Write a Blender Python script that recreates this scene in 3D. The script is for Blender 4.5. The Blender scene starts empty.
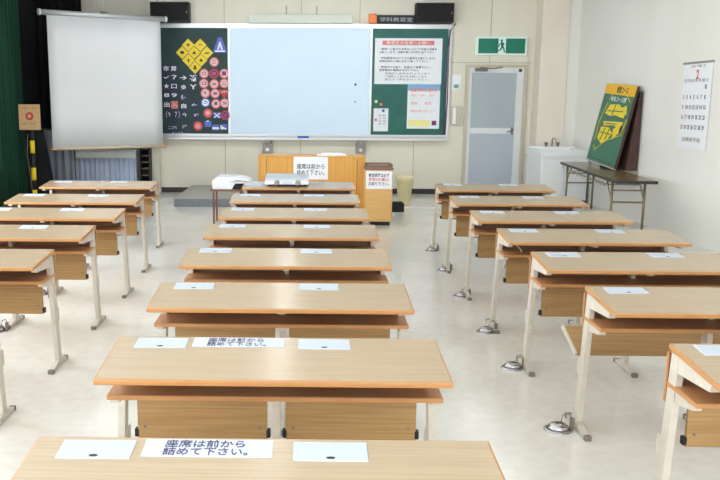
import bpy, bmesh, math, random
from mathutils import Vector, Matrix
random.seed(4)
scene = bpy.context.scene
COL = scene.collection
PI = math.pi

# ------------------------------------------------------------------ materials
def srgb(r, g, b):
    f = lambda c: (c/255/12.92) if c/255 <= .04045 else ((c/255+.055)/1.055)**2.4
    return (f(r), f(g), f(b), 1)

def mat(name, col, rough=.5, metal=0, spec=.5, emit=None, alpha=None):
    m = bpy.data.materials.new(name); m.use_nodes = True
    n = m.node_tree.nodes; b = n['Principled BSDF']
    b.inputs['Base Color'].default_value = srgb(*col)
    b.inputs['Roughness'].default_value = rough
    b.inputs['Metallic'].default_value = metal
    b.inputs['Specular IOR Level'].default_value = spec
    if emit:
        b.inputs['Emission Color'].default_value = srgb(*emit[0]); b.inputs['Emission Strength'].default_value = emit[1]
    if alpha is not None: b.inputs['Alpha'].default_value = alpha
    return m

def noisy(name, c1, c2, scale, stretch=(1, 1, 1), rough=.5, spec=.5, detail=4, bump=0, lo=.35, hi=.65, metal=0, rvar=0):
    m = mat(name, c1, rough, metal, spec)
    nt = m.node_tree; n = nt.nodes; l = nt.links; b = n['Principled BSDF']
    tc = n.new('ShaderNodeTexCoord'); mp = n.new('ShaderNodeMapping'); mp.inputs['Scale'].default_value = stretch
    no = n.new('ShaderNodeTexNoise'); no.inputs['Scale'].default_value = scale; no.inputs['Detail'].default_value = detail
    cr = n.new('ShaderNodeValToRGB')
    cr.color_ramp.elements[0].position = lo; cr.color_ramp.elements[0].color = srgb(*c1)
    cr.color_ramp.elements[1].position = hi; cr.color_ramp.elements[1].color = srgb(*c2)
    l.new(tc.outputs['Object'], mp.inputs['Vector']); l.new(mp.outputs['Vector'], no.inputs['Vector'])
    l.new(no.outputs['Fac'], cr.inputs['Fac']); l.new(cr.outputs['Color'], b.inputs['Base Color'])
    if bump:
        bp = n.new('ShaderNodeBump'); bp.inputs['Strength'].default_value = bump; bp.inputs['Distance'].default_value = .01
        l.new(no.outputs['Fac'], bp.inputs['Height']); l.new(bp.outputs['Normal'], b.inputs['Normal'])
    if rvar:
        mr = n.new('ShaderNodeMapRange'); mr.inputs['To Min'].default_value = rough-rvar; mr.inputs['To Max'].default_value = rough+rvar
        l.new(no.outputs['Fac'], mr.inputs['Value']); l.new(mr.outputs['Result'], b.inputs['Roughness'])
    return m

M = {}
M['top'] = noisy('desk_laminate', (176, 154, 126), (187, 167, 139), 6, (.5, 22, 1), rough=.2, spec=.75, lo=.3, hi=.7)
M['edge'] = noisy('desk_edge', (180, 126, 74), (190, 137, 83), 8, (1, 8, 8), rough=.4)
M['shelf'] = noisy('shelf_wood', (188, 128, 84), (200, 142, 98), 5, (.6, 14, 1), rough=.35)
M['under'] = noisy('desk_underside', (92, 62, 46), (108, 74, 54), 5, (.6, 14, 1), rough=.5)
M['panel'] = noisy('panel_wood', (150, 114, 66), (174, 138, 88), 7, (.35, 1, 16), rough=.45, lo=.3, hi=.7)
M['board'] = noisy('back_board_wood', (120, 82, 58), (138, 96, 68), 7, (.35, 1, 16), rough=.45)
M['cream'] = noisy('cream_metal', (196, 187, 174), (204, 195, 182), 20, rough=.4)
M['cap'] = mat('grey_cap', (120, 112, 102), .5)
M['lid'] = mat('lid_plastic', (192, 201, 214), .35)
M['hole'] = mat('dark_slot', (40, 38, 42), .6)
M['grey'] = mat('grey_plastic', (150, 146, 140), .45)
M['chrome'] = mat('brushed_steel', (190, 190, 195), .22, metal=1)
M['black'] = noisy('black_plastic', (7, 6, 8), (12, 11, 13), 40, rough=.6)
M['paper'] = noisy('white_paper', (236, 238, 243), (241, 243, 247), 9, rough=.6)
M['notice'] = noisy('notice_paper', (198, 204, 214), (204, 210, 219), 9, rough=.6)
M['ink'] = mat('dark_ink', (70, 66, 110), .6)
M['inkblack'] = mat('black_ink', (40, 42, 60), .6)
M['inkred'] = mat('red_ink', (205, 70, 80), .6)
M['wall'] = noisy('wall_paint_cream', (226, 220, 204), (230, 225, 210), 2.2, (1, 1, .3), rough=.6, bump=.02)
M['wallr'] = noisy('wall_paint_right', (234, 232, 224), (238, 236, 229), 1.6, (1, 1, .3), rough=.6, bump=.02)
M['pillar'] = noisy('pillar_paint', (234, 224, 210), (238, 229, 216), 2, rough=.6)
M['ceil'] = noisy('ceiling_board', (226, 226, 220), (234, 234, 228), 12, rough=.8, bump=.1)
M['groove'] = mat('panel_joint', (186, 178, 158), .7)
M['base'] = mat('vinyl_baseboard', (46, 40, 36), .5)
M['alu'] = mat('aluminium_frame', (205, 206, 208), .35, metal=.5)
M['wboard'] = noisy('whiteboard_enamel', (214, 235, 254), (217, 238, 255), 1.5, rough=.3)
M['chalk'] = noisy('green_board', (28, 92, 84), (34, 100, 90), 4, rough=.6)
M['chalkd'] = noisy('dark_green_board', (14, 50, 50), (20, 58, 56), 3, rough=.6)
M['speaker'] = noisy('speaker_cloth', (10, 6, 8), (16, 10, 11), 90, rough=.8)
M['screen'] = noisy('screen_fabric', (226, 228, 230), (231, 232, 234), 1.5, rough=.7)
M['greencloth'] = noisy('green_curtain', (8, 56, 40), (14, 72, 50), 3, (6, 6, .3), rough=.9)
M['blackcloth'] = noisy('black_curtain', (8, 8, 14), (14, 14, 22), 3, (6, 6, .3), rough=.95)
M['skirt'] = noisy('grey_blue_pleats', (186, 197, 220), (206, 216, 236), 4, (8, 8, .3), rough=.9)
M['whitecloth'] = noisy('white_cloth', (222, 224, 218), (230, 231, 226), 8, rough=.8)
M['lectern'] = noisy('lectern_wood', (206, 148, 62), (220, 164, 78), 5, (14, 1, .4), rough=.45)
M['cabwood'] = noisy('cabinet_wood', (216, 170, 104), (224, 182, 118), 6, (.5, 1, 12), rough=.5)
M['cabtop'] = noisy('cabinet_top', (120, 92, 84), (134, 104, 94), 6, (.5, 8, 1), rough=.5)
M['platform'] = noisy('platform_carpet', (170, 168, 156), (178, 176, 164), 30, rough=.9)
M['platside'] = noisy('platform_side', (118, 126, 134), (128, 136, 142), 30, rough=.8)
M['brown'] = noisy('brown_legs', (120, 76, 58), (134, 86, 66), 8, (6, 6, .5), rough=.5)
M['white'] = mat('white_plastic', (236, 240, 243), .4)
M['silver'] = mat('silver_plastic', (196, 208, 220), .35, metal=.15)
M['door'] = noisy('door_white', (222, 225, 226), (227, 230, 230), 3, rough=.45)
M['doorglass'] = noisy('frosted_glass', (168, 178, 184), (173, 183, 188), 2, rough=.35)
M['doorpanel'] = noisy('door_lower_panel', (176, 186, 197), (181, 191, 201), 2, rough=.4)
M['doorframe'] = mat('door_frame_beige', (196, 188, 168), .5)
M['exitgreen'] = mat('exit_green', (0, 104, 84), .4, emit=((0, 122, 96), .12))
M['exitwhite'] = mat('exit_white', (214, 232, 226), .4, emit=((214, 232, 226), .12))
M['sinkwhite'] = mat('sink_white', (244, 246, 246), .3)
M['tabletop'] = noisy('folding_table_top', (118, 92, 68), (136, 108, 82), 5, (14, .5, 1), rough=.22)
M['tabedge'] = mat('folding_table_edge', (44, 40, 42), .5)
M['tableg'] = mat('folding_table_legs', (140, 128, 98), .35, metal=.4)
M['mapgreen'] = noisy('map_green', (38, 104, 80), (46, 114, 88), 4, rough=.45)
M['yellow'] = mat('sign_yellow', (236, 208, 22), .45)
M['orangeyel'] = mat('banner_yellow', (240, 186, 20), .45)
M['darkbrown'] = noisy('dark_brown_wood', (62, 40, 34), (78, 50, 42), 6, (1, 8, 1), rough=.6)
M['signwood'] = noisy('pale_sign_wood', (208, 168, 120), (220, 182, 134), 7, (.5, 1, 10), rough=.55)
M['red'] = mat('sign_red', (206, 52, 60), .45)
M['redlt'] = mat('sign_red_faded', (222, 120, 118), .5)
M['pinkish'] = mat('sign_face_pale', (228, 196, 196), .5)
M['blue'] = mat('sign_blue', (84, 104, 196), .5)
M['navy'] = mat('sign_navy', (26, 38, 70), .5)
M['purple'] = mat('sign_purple', (110, 40, 110), .5)
M['orange'] = mat('sign_orange', (232, 122, 52), .5)
M['marker'] = mat('marker_blue', (44, 70, 180), .4)
M['bag'] = noisy('yellow_bin_bag', (228, 216, 164), (240, 230, 184), 7, rough=.35, bump=.3)
M['lamp'] = mat('lamp_tube', (255, 255, 250), .4, emit=((250, 252, 255), 6.0))
M['skyblue'] = mat('poster_blue', (120, 176, 226), .5)
M['paleyel'] = mat('poster_pale_yellow', (240, 232, 150), .5)
M['lamp_added'] = mat('added_lamp_tube', (255, 255, 250), .4, emit=((244, 250, 255), 42.0))
M['case'] = mat('pale_case', (214, 220, 206), .5)
M['violet'] = mat('cable_violet', (80, 68, 96), .5)
M['tinted'] = mat('window_glass', (230, 238, 240), .05, alpha=.12)

def floor_mat():
    m = mat('vinyl_floor', (214, 209, 199), .2, spec=.5)
    nt = m.node_tree; n = nt.nodes; l = nt.links; b = n['Principled BSDF']
    tc = n.new('ShaderNodeTexCoord')
    n1 = n.new('ShaderNodeTexNoise'); n1.inputs['Scale'].default_value = 1.3; n1.inputs['Detail'].default_value = 5
    n2 = n.new('ShaderNodeTexNoise'); n2.inputs['Scale'].default_value = 14; n2.inputs['Detail'].default_value = 6
    ad = n.new('ShaderNodeMath'); ad.operation = 'ADD'
    mu = n.new('ShaderNodeMath'); mu.operation = 'MULTIPLY'; mu.inputs[1].default_value = .5
    cr = n.new('ShaderNodeValToRGB')
    cr.color_ramp.elements[0].position = .35; cr.color_ramp.elements[0].color = srgb(220, 217, 210)
    cr.color_ramp.elements[1].position = .65; cr.color_ramp.elements[1].color = srgb(233, 231, 227)
    l.new(tc.outputs['Object'], n1.inputs['Vector']); l.new(tc.outputs['Object'], n2.inputs['Vector'])
    l.new(n1.outputs['Fac'], ad.inputs[0]); l.new(n2.outputs['Fac'], ad.inputs[1]); l.new(ad.outputs[0], mu.inputs[0])
    l.new(mu.outputs[0], cr.inputs['Fac'])
    # sheet joints every 1.8 m
    br = n.new('ShaderNodeTexBrick'); br.offset = 0
    br.inputs['Scale'].default_value = 1; br.inputs['Brick Width'].default_value = 1.82; br.inputs['Row Height'].default_value = 1.82
    br.inputs['Mortar Size'].default_value = .004; br.inputs['Mortar Smooth'].default_value = .3
    br.inputs['Color1'].default_value = (1, 1, 1, 1); br.inputs['Color2'].default_value = (1, 1, 1, 1); br.inputs['Mortar'].default_value = (.95, .945, .94, 1)
    l.new(tc.outputs['Object'], br.inputs['Vector'])
    mx = n.new('ShaderNodeMix'); mx.data_type = 'RGBA'; mx.blend_type = 'MULTIPLY'; mx.inputs[0].default_value = 1
    l.new(cr.outputs['Color'], mx.inputs[6]); l.new(br.outputs['Color'], mx.inputs[7]); l.new(mx.outputs[2], b.inputs['Base Color'])
    mr = n.new('ShaderNodeMapRange'); mr.inputs['To Min'].default_value = .10; mr.inputs['To Max'].default_value = .26
    l.new(n1.outputs['Fac'], mr.inputs['Value']); l.new(mr.outputs['Result'], b.inputs['Roughness'])
    bp = n.new('ShaderNodeBump'); bp.inputs['Strength'].default_value = .06; bp.inputs['Distance'].default_value = .02
    l.new(n1.outputs['Fac'], bp.inputs['Height']); l.new(bp.outputs['Normal'], b.inputs['Normal'])
    return m
M['floor'] = floor_mat()

# ------------------------------------------------------------------ mesh helpers
class MB:
    """collects shapes into one mesh; mi = material slot"""
    def __init__(s): s.bm = bmesh.new()
    def _mi(s, faces, mi):
        for f in faces: f.material_index = mi
    def box(s, x0, x1, y0, y1, z0, z1, mi=0, bev=0, M4=None):
        r = bmesh.ops.create_cube(s.bm, size=1)
        vs = r['verts']
        for v in vs:
            v.co = Vector((x0 if v.co.x < 0 else x1, y0 if v.co.y < 0 else y1, z0 if v.co.z < 0 else z1))
        fs = set(f for v in vs for f in v.link_faces)
        s._mi(fs, mi)
        if M4 is not None: bmesh.ops.transform(s.bm, matrix=M4, verts=vs)
        if bev:
            es = list(set(e for v in vs for e in v.link_edges))
            r = bmesh.ops.bevel(s.bm, geom=es, offset=bev, segments=2, affect='EDGES', profile=.6)
            s._mi(r['faces'], mi)
        return s
    def prism(s, pts, a0, a1, axis='x', mi=0):
        """polygon pts (p,q) extruded along axis between a0 and a1; x:(y,z) y:(x,z) z:(x,y)"""
        def P(p, q, a): return {'x': (a, p, q), 'y': (p, a, q), 'z': (p, q, a)}[axis]
        A = [s.bm.verts.new(P(p, q, a0)) for p, q in pts]; B = [s.bm.verts.new(P(p, q, a1)) for p, q in pts]
        fs = [s.bm.faces.new(A[::-1]), s.bm.faces.new(B)]
        n = len(pts)
        for i in range(n): fs.append(s.bm.faces.new((A[i], A[(i+1) % n], B[(i+1) % n], B[i])))
        s._mi(fs, mi); return s
    def tube(s, pts, r, seg=8, mi=0, r2=None):
        pts = [Vector(p) for p in pts]; rings = []
        for i, p in enumerate(pts):
            d = (pts[min(i+1, len(pts)-1)]-pts[max(i-1, 0)]).normalized()
            a = d.orthogonal().normalized() if abs(d.z) > .9 else d.cross(Vector((0, 0, 1))).normalized()
            b = d.cross(a).normalized()
            rr = r if r2 is None else r+(r2-r)*i/(len(pts)-1)
            rings.append([s.bm.verts.new(p+a*rr*math.cos(2*PI*k/seg)+b*rr*math.sin(2*PI*k/seg)) for k in range(seg)])
        for A, B in zip(rings, rings[1:]):
            for k in range(seg):
                f = s.bm.faces.new((A[k], A[(k+1) % seg], B[(k+1) % seg], B[k])); f.material_index = mi; f.smooth = seg > 6
        for R in (rings[0][::-1], rings[-1]):
            f = s.bm.faces.new(R); f.material_index = mi
        return s
    def lathe(s, prof, cx=0, cy=0, seg=24, mi=0, sy=1):
        """prof: (r,z) list"""
        rings = []
        for r, z in prof:
            rings.append([s.bm.verts.new((cx+r*math.cos(2*PI*k/seg), cy+sy*r*math.sin(2*PI*k/seg), z)) for k in range(seg)])
        for A, B in zip(rings, rings[1:]):
            for k in range(seg):
                f = s.bm.faces.new((A[k], A[(k+1) % seg], B[(k+1) % seg], B[k])); f.material_index = mi; f.smooth = True
        for R in (rings[0][::-1], rings[-1]):
            f = s.bm.faces.new(R); f.material_index = mi
        return s
    def grid(s, fn, nu, nv, mi=0, thick=0):
        V = [[s.bm.verts.new(fn(i/nu, j/nv)) for j in range(nv+1)] for i in range(nu+1)]
        for i in range(nu):
            for j in range(nv):
                f = s.bm.faces.new((V[i][j], V[i+1][j], V[i+1][j+1], V[i][j+1])); f.smooth = True; f.material_index = mi
        if thick:
            bmesh.ops.recalc_face_normals(s.bm, faces=s.bm.faces)
            bmesh.ops.solidify(s.bm, geom=list(s.bm.faces), thickness=thick)
        return s
    def xf(s, m4):
        bmesh.ops.transform(s.bm, matrix=m4, verts=s.bm.verts); return s
    def build(s, name, mats, parent=None, origin=(0, 0, 0)):
        if not isinstance(mats, (list, tuple)): mats = [mats]
        bmesh.ops.recalc_face_normals(s.bm, faces=s.bm.faces)
        o = Vector(origin)
        if o.length: bmesh.ops.translate(s.bm, vec=-o, verts=s.bm.verts)
        me = bpy.data.meshes.new(name); s.bm.to_mesh(me); s.bm.free()
        for m in mats: me.materials.append(m)
        ob = bpy.data.objects.new(name, me); COL.objects.link(ob)
        if parent: ob.parent = parent
        else: ob.location = o
        return ob

def tag(o, label, cat, group=None):
    o['label'] = label; o['category'] = cat
    if group: o['group'] = group
    return o
def thing(name, label, cat, loc, rotz=0, group=None):
    o = bpy.data.objects.new(name, None); COL.objects.link(o)
    o.empty_display_size = .05
    o.location = loc; o.rotation_euler = (0, 0, rotz)
    return tag(o, label, cat, group)
def struct(name, mb, m):
    o = mb.build(name, m); o['kind'] = 'structure'; return o
def copy_tree(o, parent=None):
    c = o.copy(); COL.objects.link(c)
    if parent: c.parent = parent
    for ch in list(o.children): copy_tree(ch, c)
    return c

def text_mesh(name, lines, m, parent, origin, X, Y, h, width=None, gap=1.35, depth=.0008, align='LEFT', bold=.0):
    """lettering as thin raised mesh; origin = top-left corner, X right, Y up directions (unit), h = letter height"""
    X = Vector(X).normalized(); Y = Vector(Y).normalized(); Z = X.cross(Y)
    bm = bmesh.new()
    for i, t in enumerate(lines):
        if not t: continue
        cu = bpy.data.curves.new('t', 'FONT'); cu.body = t; cu.size = h*1.15; cu.extrude = depth; cu.offset = bold; cu.resolution_u = 2
        to = bpy.data.objects.new('t', cu); COL.objects.link(to)
        dg = bpy.context.evaluated_depsgraph_get()
        me = bpy.data.meshes.new_from_object(to.evaluated_get(dg))
        tb = bmesh.new(); tb.from_mesh(me)
        xs = [v.co.x for v in tb.verts]
        sx = 1
        if xs:
            w = max(xs)-min(xs); x0 = min(xs)
            if width: sx = (width if isinstance(width, (int, float)) else width[i])/w
            for v in tb.verts: v.co.x = (v.co.x-x0)*sx; v.co.y = v.co.y-h*.95-i*h*gap
            tmp = bpy.data.meshes.new('t'); tb.to_mesh(tmp); bm.from_mesh(tmp); bpy.data.meshes.remove(tmp)
        tb.free(); bpy.data.meshes.remove(me)
        bpy.data.objects.remove(to); bpy.data.curves.remove(cu)
    o = Vector(origin)
    for v in bm.verts: v.co = o+X*v.co.x+Y*v.co.y+Z*v.co.z
    me = bpy.data.meshes.new(name); bm.to_mesh(me); bm.free(); me.materials.append(m)
    ob = bpy.data.objects.new(name, me); COL.objects.link(ob)
    if parent: ob.parent = parent
    return ob

# ------------------------------------------------------------------ room
XL, XR, YB, YF, ZC = -4.85, 4.6, 15.9, -2.6, 3.42
struct('floor', MB().box(XL-.1, XR+.1, YF-.1, YB+.1, -.1, 0), M['floor'])
struct('ceiling', MB().box(XL-.1, XR+.1, YF-.1, YB+.1, ZC, ZC+.1), M['ceil'])
struct('wall_back', MB().box(XL-.1, XR+.1, YB, YB+.1, 0, ZC), M['wall'])
wf = MB(); wf.box(XL-.1, XR+.1, YF-.1, YF, 0, .85); wf.box(XL-.1, XR+.1, YF-.1, YF, 2.75, ZC)
WB_ADDED = [(-4.2, -.6), (.4, 4.0)]  # unseen rear windows, added to light the surfaces facing the viewer
xx = [XL-.1]+[v for w in WB_ADDED for v in w]+[XR+.1]
for a, b in zip(xx[0::2], xx[1::2]): wf.box(a, b, YF-.1, YF, .85, 2.75)
struct('wall_front', wf, M['wall'])
for i, (a, b) in enumerate(WB_ADDED):
    f = MB()
    for x in (a, (a+b)/2-.025, b-.05): f.box(x, x+.05, YF-.08, YF-.02, .85, 2.75)
    for z in (.85, 2.7): f.box(a, b, YF-.08, YF-.02, z, z+.05)
    w = struct('window_%d' % (i+5), f, M['alu'])  # frame of an added rear window
    MB().box(a+.05, b-.05, YF-.055, YF-.045, .9, 2.7).build('pane', M['tinted'], w)
struct('wall_right', MB().box(XR, XR+.1, YF, YB, 0, ZC), M['wallr'])
# left wall with window openings (behind and beside the viewer)
WIN = [(-1.6, 1.4), (2.0, 5.0), (5.6, 8.6), (9.2, 12.2)]
wl = MB()
wl.box(XL-.1, XL, YF, YB, 0, .85); wl.box(XL-.1, XL, YF, YB, 2.75, ZC)
yy = [YF]+[v for w in WIN for v in w]+[YB]
for a, b in zip(yy[0::2], yy[1::2]): wl.box(XL-.1, XL, a, b, .85, 2.75)
struct('wall_left', wl, M['wall'])
for i, (a, b) in enumerate(WIN):
    f = MB()
    for y in (a, (a+b)/2-.025, b-.05): f.box(XL-.08, XL-.02, y, y+.05, .85, 2.75)
    for z in (.85, 2.7): f.box(XL-.08, XL-.02, a, b, z, z+.05)
    w = struct('window_%d' % (i+1), f, M['alu'])
    g = MB().box(XL-.055, XL-.045, a+.05, b-.05, .9, 2.7).build('pane', M['tinted'], w)
struct('baseboard_back', MB().box(XL, 2.72, YB-.012, YB, 0, .09), M['base'])
struct('trim_1', MB().box(XL, 3.93, YB-.006, YB, 2.30, 2.312), M['groove'])
for i, x in enumerate((-1.46, -.12, .9, 1.9, 3.18)):
    if x == 3.18: struct('trim_%d' % (i+2), MB().box(x-.006, x+.006, YB-.007, YB, 2.312, ZC), M['groove'])
    else: struct('trim_%d' % (i+2), MB().box(x-.006, x+.006, YB-.007, YB, .09, ZC), M['groove'])
struct('wall_pillar', MB().box(3.95, 4.42, 15.45, YB, 0, ZC, bev=.012), M['pillar'])
struct('wall_corner', MB().box(4.42, XR, 15.47, YB, 0, ZC), M['wallr'])
struct('wall_pipe_chase', MB().box(-2.76, -2.62, 15.7, YB, 0, ZC), M['wall'])
struct('trim_7', MB().box(1.33, 3.6, 13.70, 13.74, 0, .012), mat('floor_strip', (240, 240, 238), .4))

# door
d = MB()
for a, b in ((2.77, 2.83), (3.78, 3.84)): d.box(a, b, YB-.05, YB, 0, 2.2195)
d.box(2.77, 3.84, YB-.05, YB, 2.22, 2.27)
fr = struct('door_1', d, M['doorframe'])
leaf = MB()
leaf.box(2.83, 2.88, YB-.04, YB-.005, .01, 2.22); leaf.box(3.66, 3.78, YB-.04, YB-.005, .01, 2.22)
leaf.box(2.88, 3.66, YB-.04, YB-.005, 2.13, 2.22); leaf.box(2.88, 3.66, YB-.04, YB-.005, 1.08, 1.18); leaf.box(2.88, 3.66, YB-.04, YB-.005, .01, .12)
leaf.build('door_leaf', M['door'], fr)
MB().box(2.88, 3.66, YB-.025, YB-.01, 1.18, 2.13).build('glass', M['doorglass'], fr)
MB().box(2.88, 3.66, YB-.028, YB-.01, .12, 1.08).build('lower_panel', M['doorpanel'], fr)
k = MB(); k.box(3.60, 3.645, YB-.05, YB-.04, 1.07, 1.19); k.tube([(3.63, YB-.04, 1.14), (3.63, YB-.10, 1.14)], .012); k.tube([(3.64, YB-.10, 1.15), (3.52, YB-.105, 1.11)], .012)
k.build('handle', M['cap'], fr)
k = MB(); k.box(2.92, 3.14, YB-.1, YB-.045, 2.155, 2.215, bev=.008); k.tube([(3.0, YB-.09, 2.22), (3.22, YB-.14, 2.2), (3.4, YB-.06, 2.23)], .009)
k.build('door_closer', M['cap'], fr)
MB().box(3.69, 3.74, YB-.055, YB-.04, 2.15, 2.2).build('latch_plate', M['hole'], fr)

# ceiling lamps (rows running away from the viewer)
def lamp():
    t = thing('ceiling_lamp', 'long white fluorescent ceiling lamp above the desks', 'ceiling light', (0, 0, ZC), 0, 'rows of ceiling lamps above the desks')
    MB().prism([(-.13, -.0), (-.09, -.06), (.09, -.06), (.13, 0)], -.63, .63, 'y').build('housing', M['white'], t)
    for sx in (-.055, .055):
        MB().tube([(sx, -.59, -.078), (sx, .59, -.078)], .016, 10).build('tube', M['lamp'], t)
    return t
l0 = lamp(); first = True
for x in (-3.1, -.28, 2.6):
    for y in (-1, 1, 3, 5, 7, 9, 11, 13):
        o = l0 if first else copy_tree(l0); first = False
        o.location = (x, y, ZC)

def added_board_lamp(x):  # lamps out of view, added to brighten the far wall
    t = thing('added_board_lamp', 'unseen long white lamp added under the ceiling to brighten the board', 'ceiling light', (x, 12.9, ZC), 0, 'added lamps brightening the board')
    MB().prism([(-.10, 0), (-.10, -.17), (-.085, -.17), (-.05, -.05), (.06, 0)], -.95, .95, 'x').build('reflector', M['white'], t)
    MB().tube([(-.9, -.02, -.085), (.9, -.02, -.085)], .02, 10).build('tube', M['lamp_added'], t)
for x in (-1.3, 1.3): added_board_lamp(x)

# ------------------------------------------------------------------ desks
W, D, ZT, TL = 1.233, .4465, .70, .0335
def tz(y): return ZT+TL*y/D
TH = .021
def make_desk(first_label):
    t = thing('school_desk', first_label, 'desk', (0, 0, 0), 0, 'beige school desks standing in three columns')
    h = W/2
    # tabletop with orange edge band round the laminate
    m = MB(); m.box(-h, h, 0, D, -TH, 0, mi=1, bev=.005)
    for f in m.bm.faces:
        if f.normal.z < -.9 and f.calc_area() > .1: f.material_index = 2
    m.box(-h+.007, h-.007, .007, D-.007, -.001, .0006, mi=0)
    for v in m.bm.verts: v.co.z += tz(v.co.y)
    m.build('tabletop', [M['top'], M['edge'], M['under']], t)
    for cx in (-.439, .182):
        a = MB(); a.box(cx-.098, cx+.098, .314, .42, 0, .0035, bev=.001)
        for v in a.bm.verts: v.co.z += tz(v.co.y)
        lid = a.build('outlet_lid', M['lid'], t)
        b = MB(); b.lathe([(.012, .0036), (.012, .0042)], cx, .329, 16, sy=.55)
        for v in b.bm.verts: v.co.z += tz(v.co.y)
        b.build('finger_slot', M['hole'], lid)
        MB().box(cx-.09, cx+.09, .33, .43, .645, .70, bev=.004).build('outlet_box', M['grey'], t)
    s = MB(); s.box(-h+.003, h-.003, .175, D-.004, .565, .583, mi=1, bev=.003); s.box(-h+.008, h-.008, .182, D-.006, .5825, .5836, mi=0)
    s.build('shelf', [M['shelf'], M['edge']], t)
    s = MB(); s.box(-h+.002, h-.002, D-.002, D+.014, .50, .698, mi=1); s.box(-h+.006, h-.006, D-.0035, D-.002, .504, .695, mi=0)
    s.build('back_board', [M['board'], M['edge']], t)
    xs = (-h+.007, -.0175, h-.042)
    for i, x in enumerate(xs):
        l = MB()
        l.box(x+.003, x+.032, D-.074, D-.007, .03, .70, bev=.004)
        l.prism([(D-.08, tz(D-.08)-TH), (D-.08, .637), (.10, ZT-TH-.026), (.085, tz(.085)-TH)], x+.001, x+.034, 'x')
        l.prism([(D-.08, .566), (D-.08, .518), (.215, .543), (.205, .566)], x+.001, x+.034, 'x')
        lean = (-.03, 0, .03)[i]
        for v in l.bm.verts:
            if v.co.z < .5: v.co.x += lean*(1-v.co.z/.5)
        leg = l.build('leg', M['cream'], t)
        f = MB(); c = x+.0175+lean
        f.prism([(D-.225, .006), (D-.225, .016), (D-.09, .042), (D+.0, .042), (D+.105, .020), (D+.105, .006)], c-.014, c+.014, 'x')
        foot = f.build('foot', M['cream'], leg)
        for y0, y1 in ((D-.235, D-.205), (D+.09, D+.115)):
            MB().box(c-.017, c+.017, y0, y1, 0, .025, bev=.004).build('foot_cap', M['cap'], foot)
        c -= lean*.6
        k = MB(); k.box(c-.014, c+.014, D-.005, D+.035, .27, .36, bev=.005); k.box(c-.01, c+.01, D+.03, D+.045, .30, .33)
        k.build('bracket', M['cream'], leg)
    for a, b in ((xs[0]+.035+.03, xs[1]-.018), (xs[1]+.035+.018, xs[2]-.03)):
        p = MB().box(a, b, D-.06, D-.044, .335, .558, bev=.002).build('modesty_panel', M['panel'], t)
        for x in (a+.03, b-.03):
            q = MB().lathe([(.006, 0), (.006, .004)], seg=10); q.xf(Matrix.Translation((x, D-.06, .385)) @ Matrix.Rotation(PI/2, 4, 'X')); q.build('screw', M['cap'], p)
        for x0, x1 in ((a-.012, a+.004), (b-.004, b+.012)):
            MB().box(x0, x1, D-.064, D-.034, .342, .375, bev=.004).build('hinge', M['black'], p)
    return t

DESKS = {}
ML = ['beige desk nearest the viewer, middle column, its white notice with large dark letters',
      'second nearest desk of the middle column, its paper notice blurred by glare',
      'middle column desk right behind the two that carry paper notices',
      'fourth nearest desk in the middle column',
      'fifth nearest desk in the middle column',
      'third farthest desk in the middle column, two desks before the one with a silver device',
      'second farthest desk in the middle column, right before the one carrying a silver device',
      'farthest desk in the middle column, with a silver device on it, before the lectern']
RL = ['nearest desk in the right column, cut off by the lower right edge of the photo',
      'second nearest desk in the right column, its wood panel tipped out behind the leg',
      'third nearest desk of the right column, reaching the right photo edge',
      'fourth nearest desk in the right column, with a thin pale cord under its top',
      'third farthest desk in the right column',
      'second farthest desk in the right column, beside the folding table',
      'farthest desk in the right column, before the frosted glass door']
LL = ['desk at the far left photo edge of which only the outer leg shows',
      'nearest left column desk whose top shows, cut off by the left photo edge',
      'left column desk right beyond the nearest one whose top shows',
      'third farthest desk in the left column',
      'second farthest desk in the left column',
      'farthest desk in the left column, just before the projector screen']
POS = {'M': [(-.114, 1.836), (-.111, 2.884), (-.118, 3.94), (-.12, 5.004), (-.106, 6.087), (-.105, 7.117), (-.112, 8.258), (-.091, 9.593)],
       'R': [(2.014, 2.852), (2.018, 3.913), (2.001, 4.947), (2.002, 5.951), (1.998, 7.023), (2.012, 8.21), (2.06, 9.50)],
       'L': [(-2.193, 3.939), (-2.169, 4.902), (-2.162, 5.96), (-2.152, 7.0), (-2.195, 8.12), (-2.30, 9.56)]}
d0 = make_desk(ML[0]); first = True
for c, LB in (('M', ML), ('R', RL), ('L', LL)):
    for i, (x, y) in enumerate(POS[c]):
        o = d0 if first else copy_tree(d0); first = False
        o.location = (x, y, 0); o['label'] = LB[i]; DESKS[c+str(i)] = o
# the right column's second desk: its lower panel is one long board tipped outwards at the top
t = DESKS['R1']
for ch in list(t.children):
    if ch.name.startswith('modesty_panel'):
        for g in list(ch.children): bpy.data.objects.remove(g)
        bpy.data.objects.remove(ch)
m = MB(); m.box(-1, 1, 0, 1, 0, 1)
def tip(mb, xt0, xt1, xb0, xb1, th):
    a_, b_ = Vector((0, D+.022, .365)), Vector((0, D+.17, .475)); n_ = Vector((0, -(b_-a_).z, (b_-a_).y)).normalized()*th
    for v in mb.bm.verts:
        top = v.co.z > .5; left = v.co.x < 0
        q = (b_ if top else a_)+(n_ if v.co.y > .5 else Vector((0, 0, 0)))
        v.co = Vector(((xt0 if left else xt1) if top else (xb0 if left else xb1), q.y, q.z))
    return mb
p = tip(m, -W/2-.045, W/2+.0, -W/2-.012, W/2, .014).build('modesty_panel', M['panel'], t); p['label'] = 'wood panel tipped outwards'
m = MB(); m.box(-1, 1, 0, 1, 0, 1); tip(m, -W/2-.056, -W/2-.045, -W/2-.023, -W/2-.012, .022).build('end_plate', M['cream'], p)
# cord on the fourth desk of the right column
m = MB(); pts = [(-.50+.02*i+.0*i, .33, .64-.075*math.sin(i/9*PI*.5)-.01*i) for i in range(10)]
m.tube(pts, .003, 6).build('cord', M['white'], DESKS['R3'])

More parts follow.
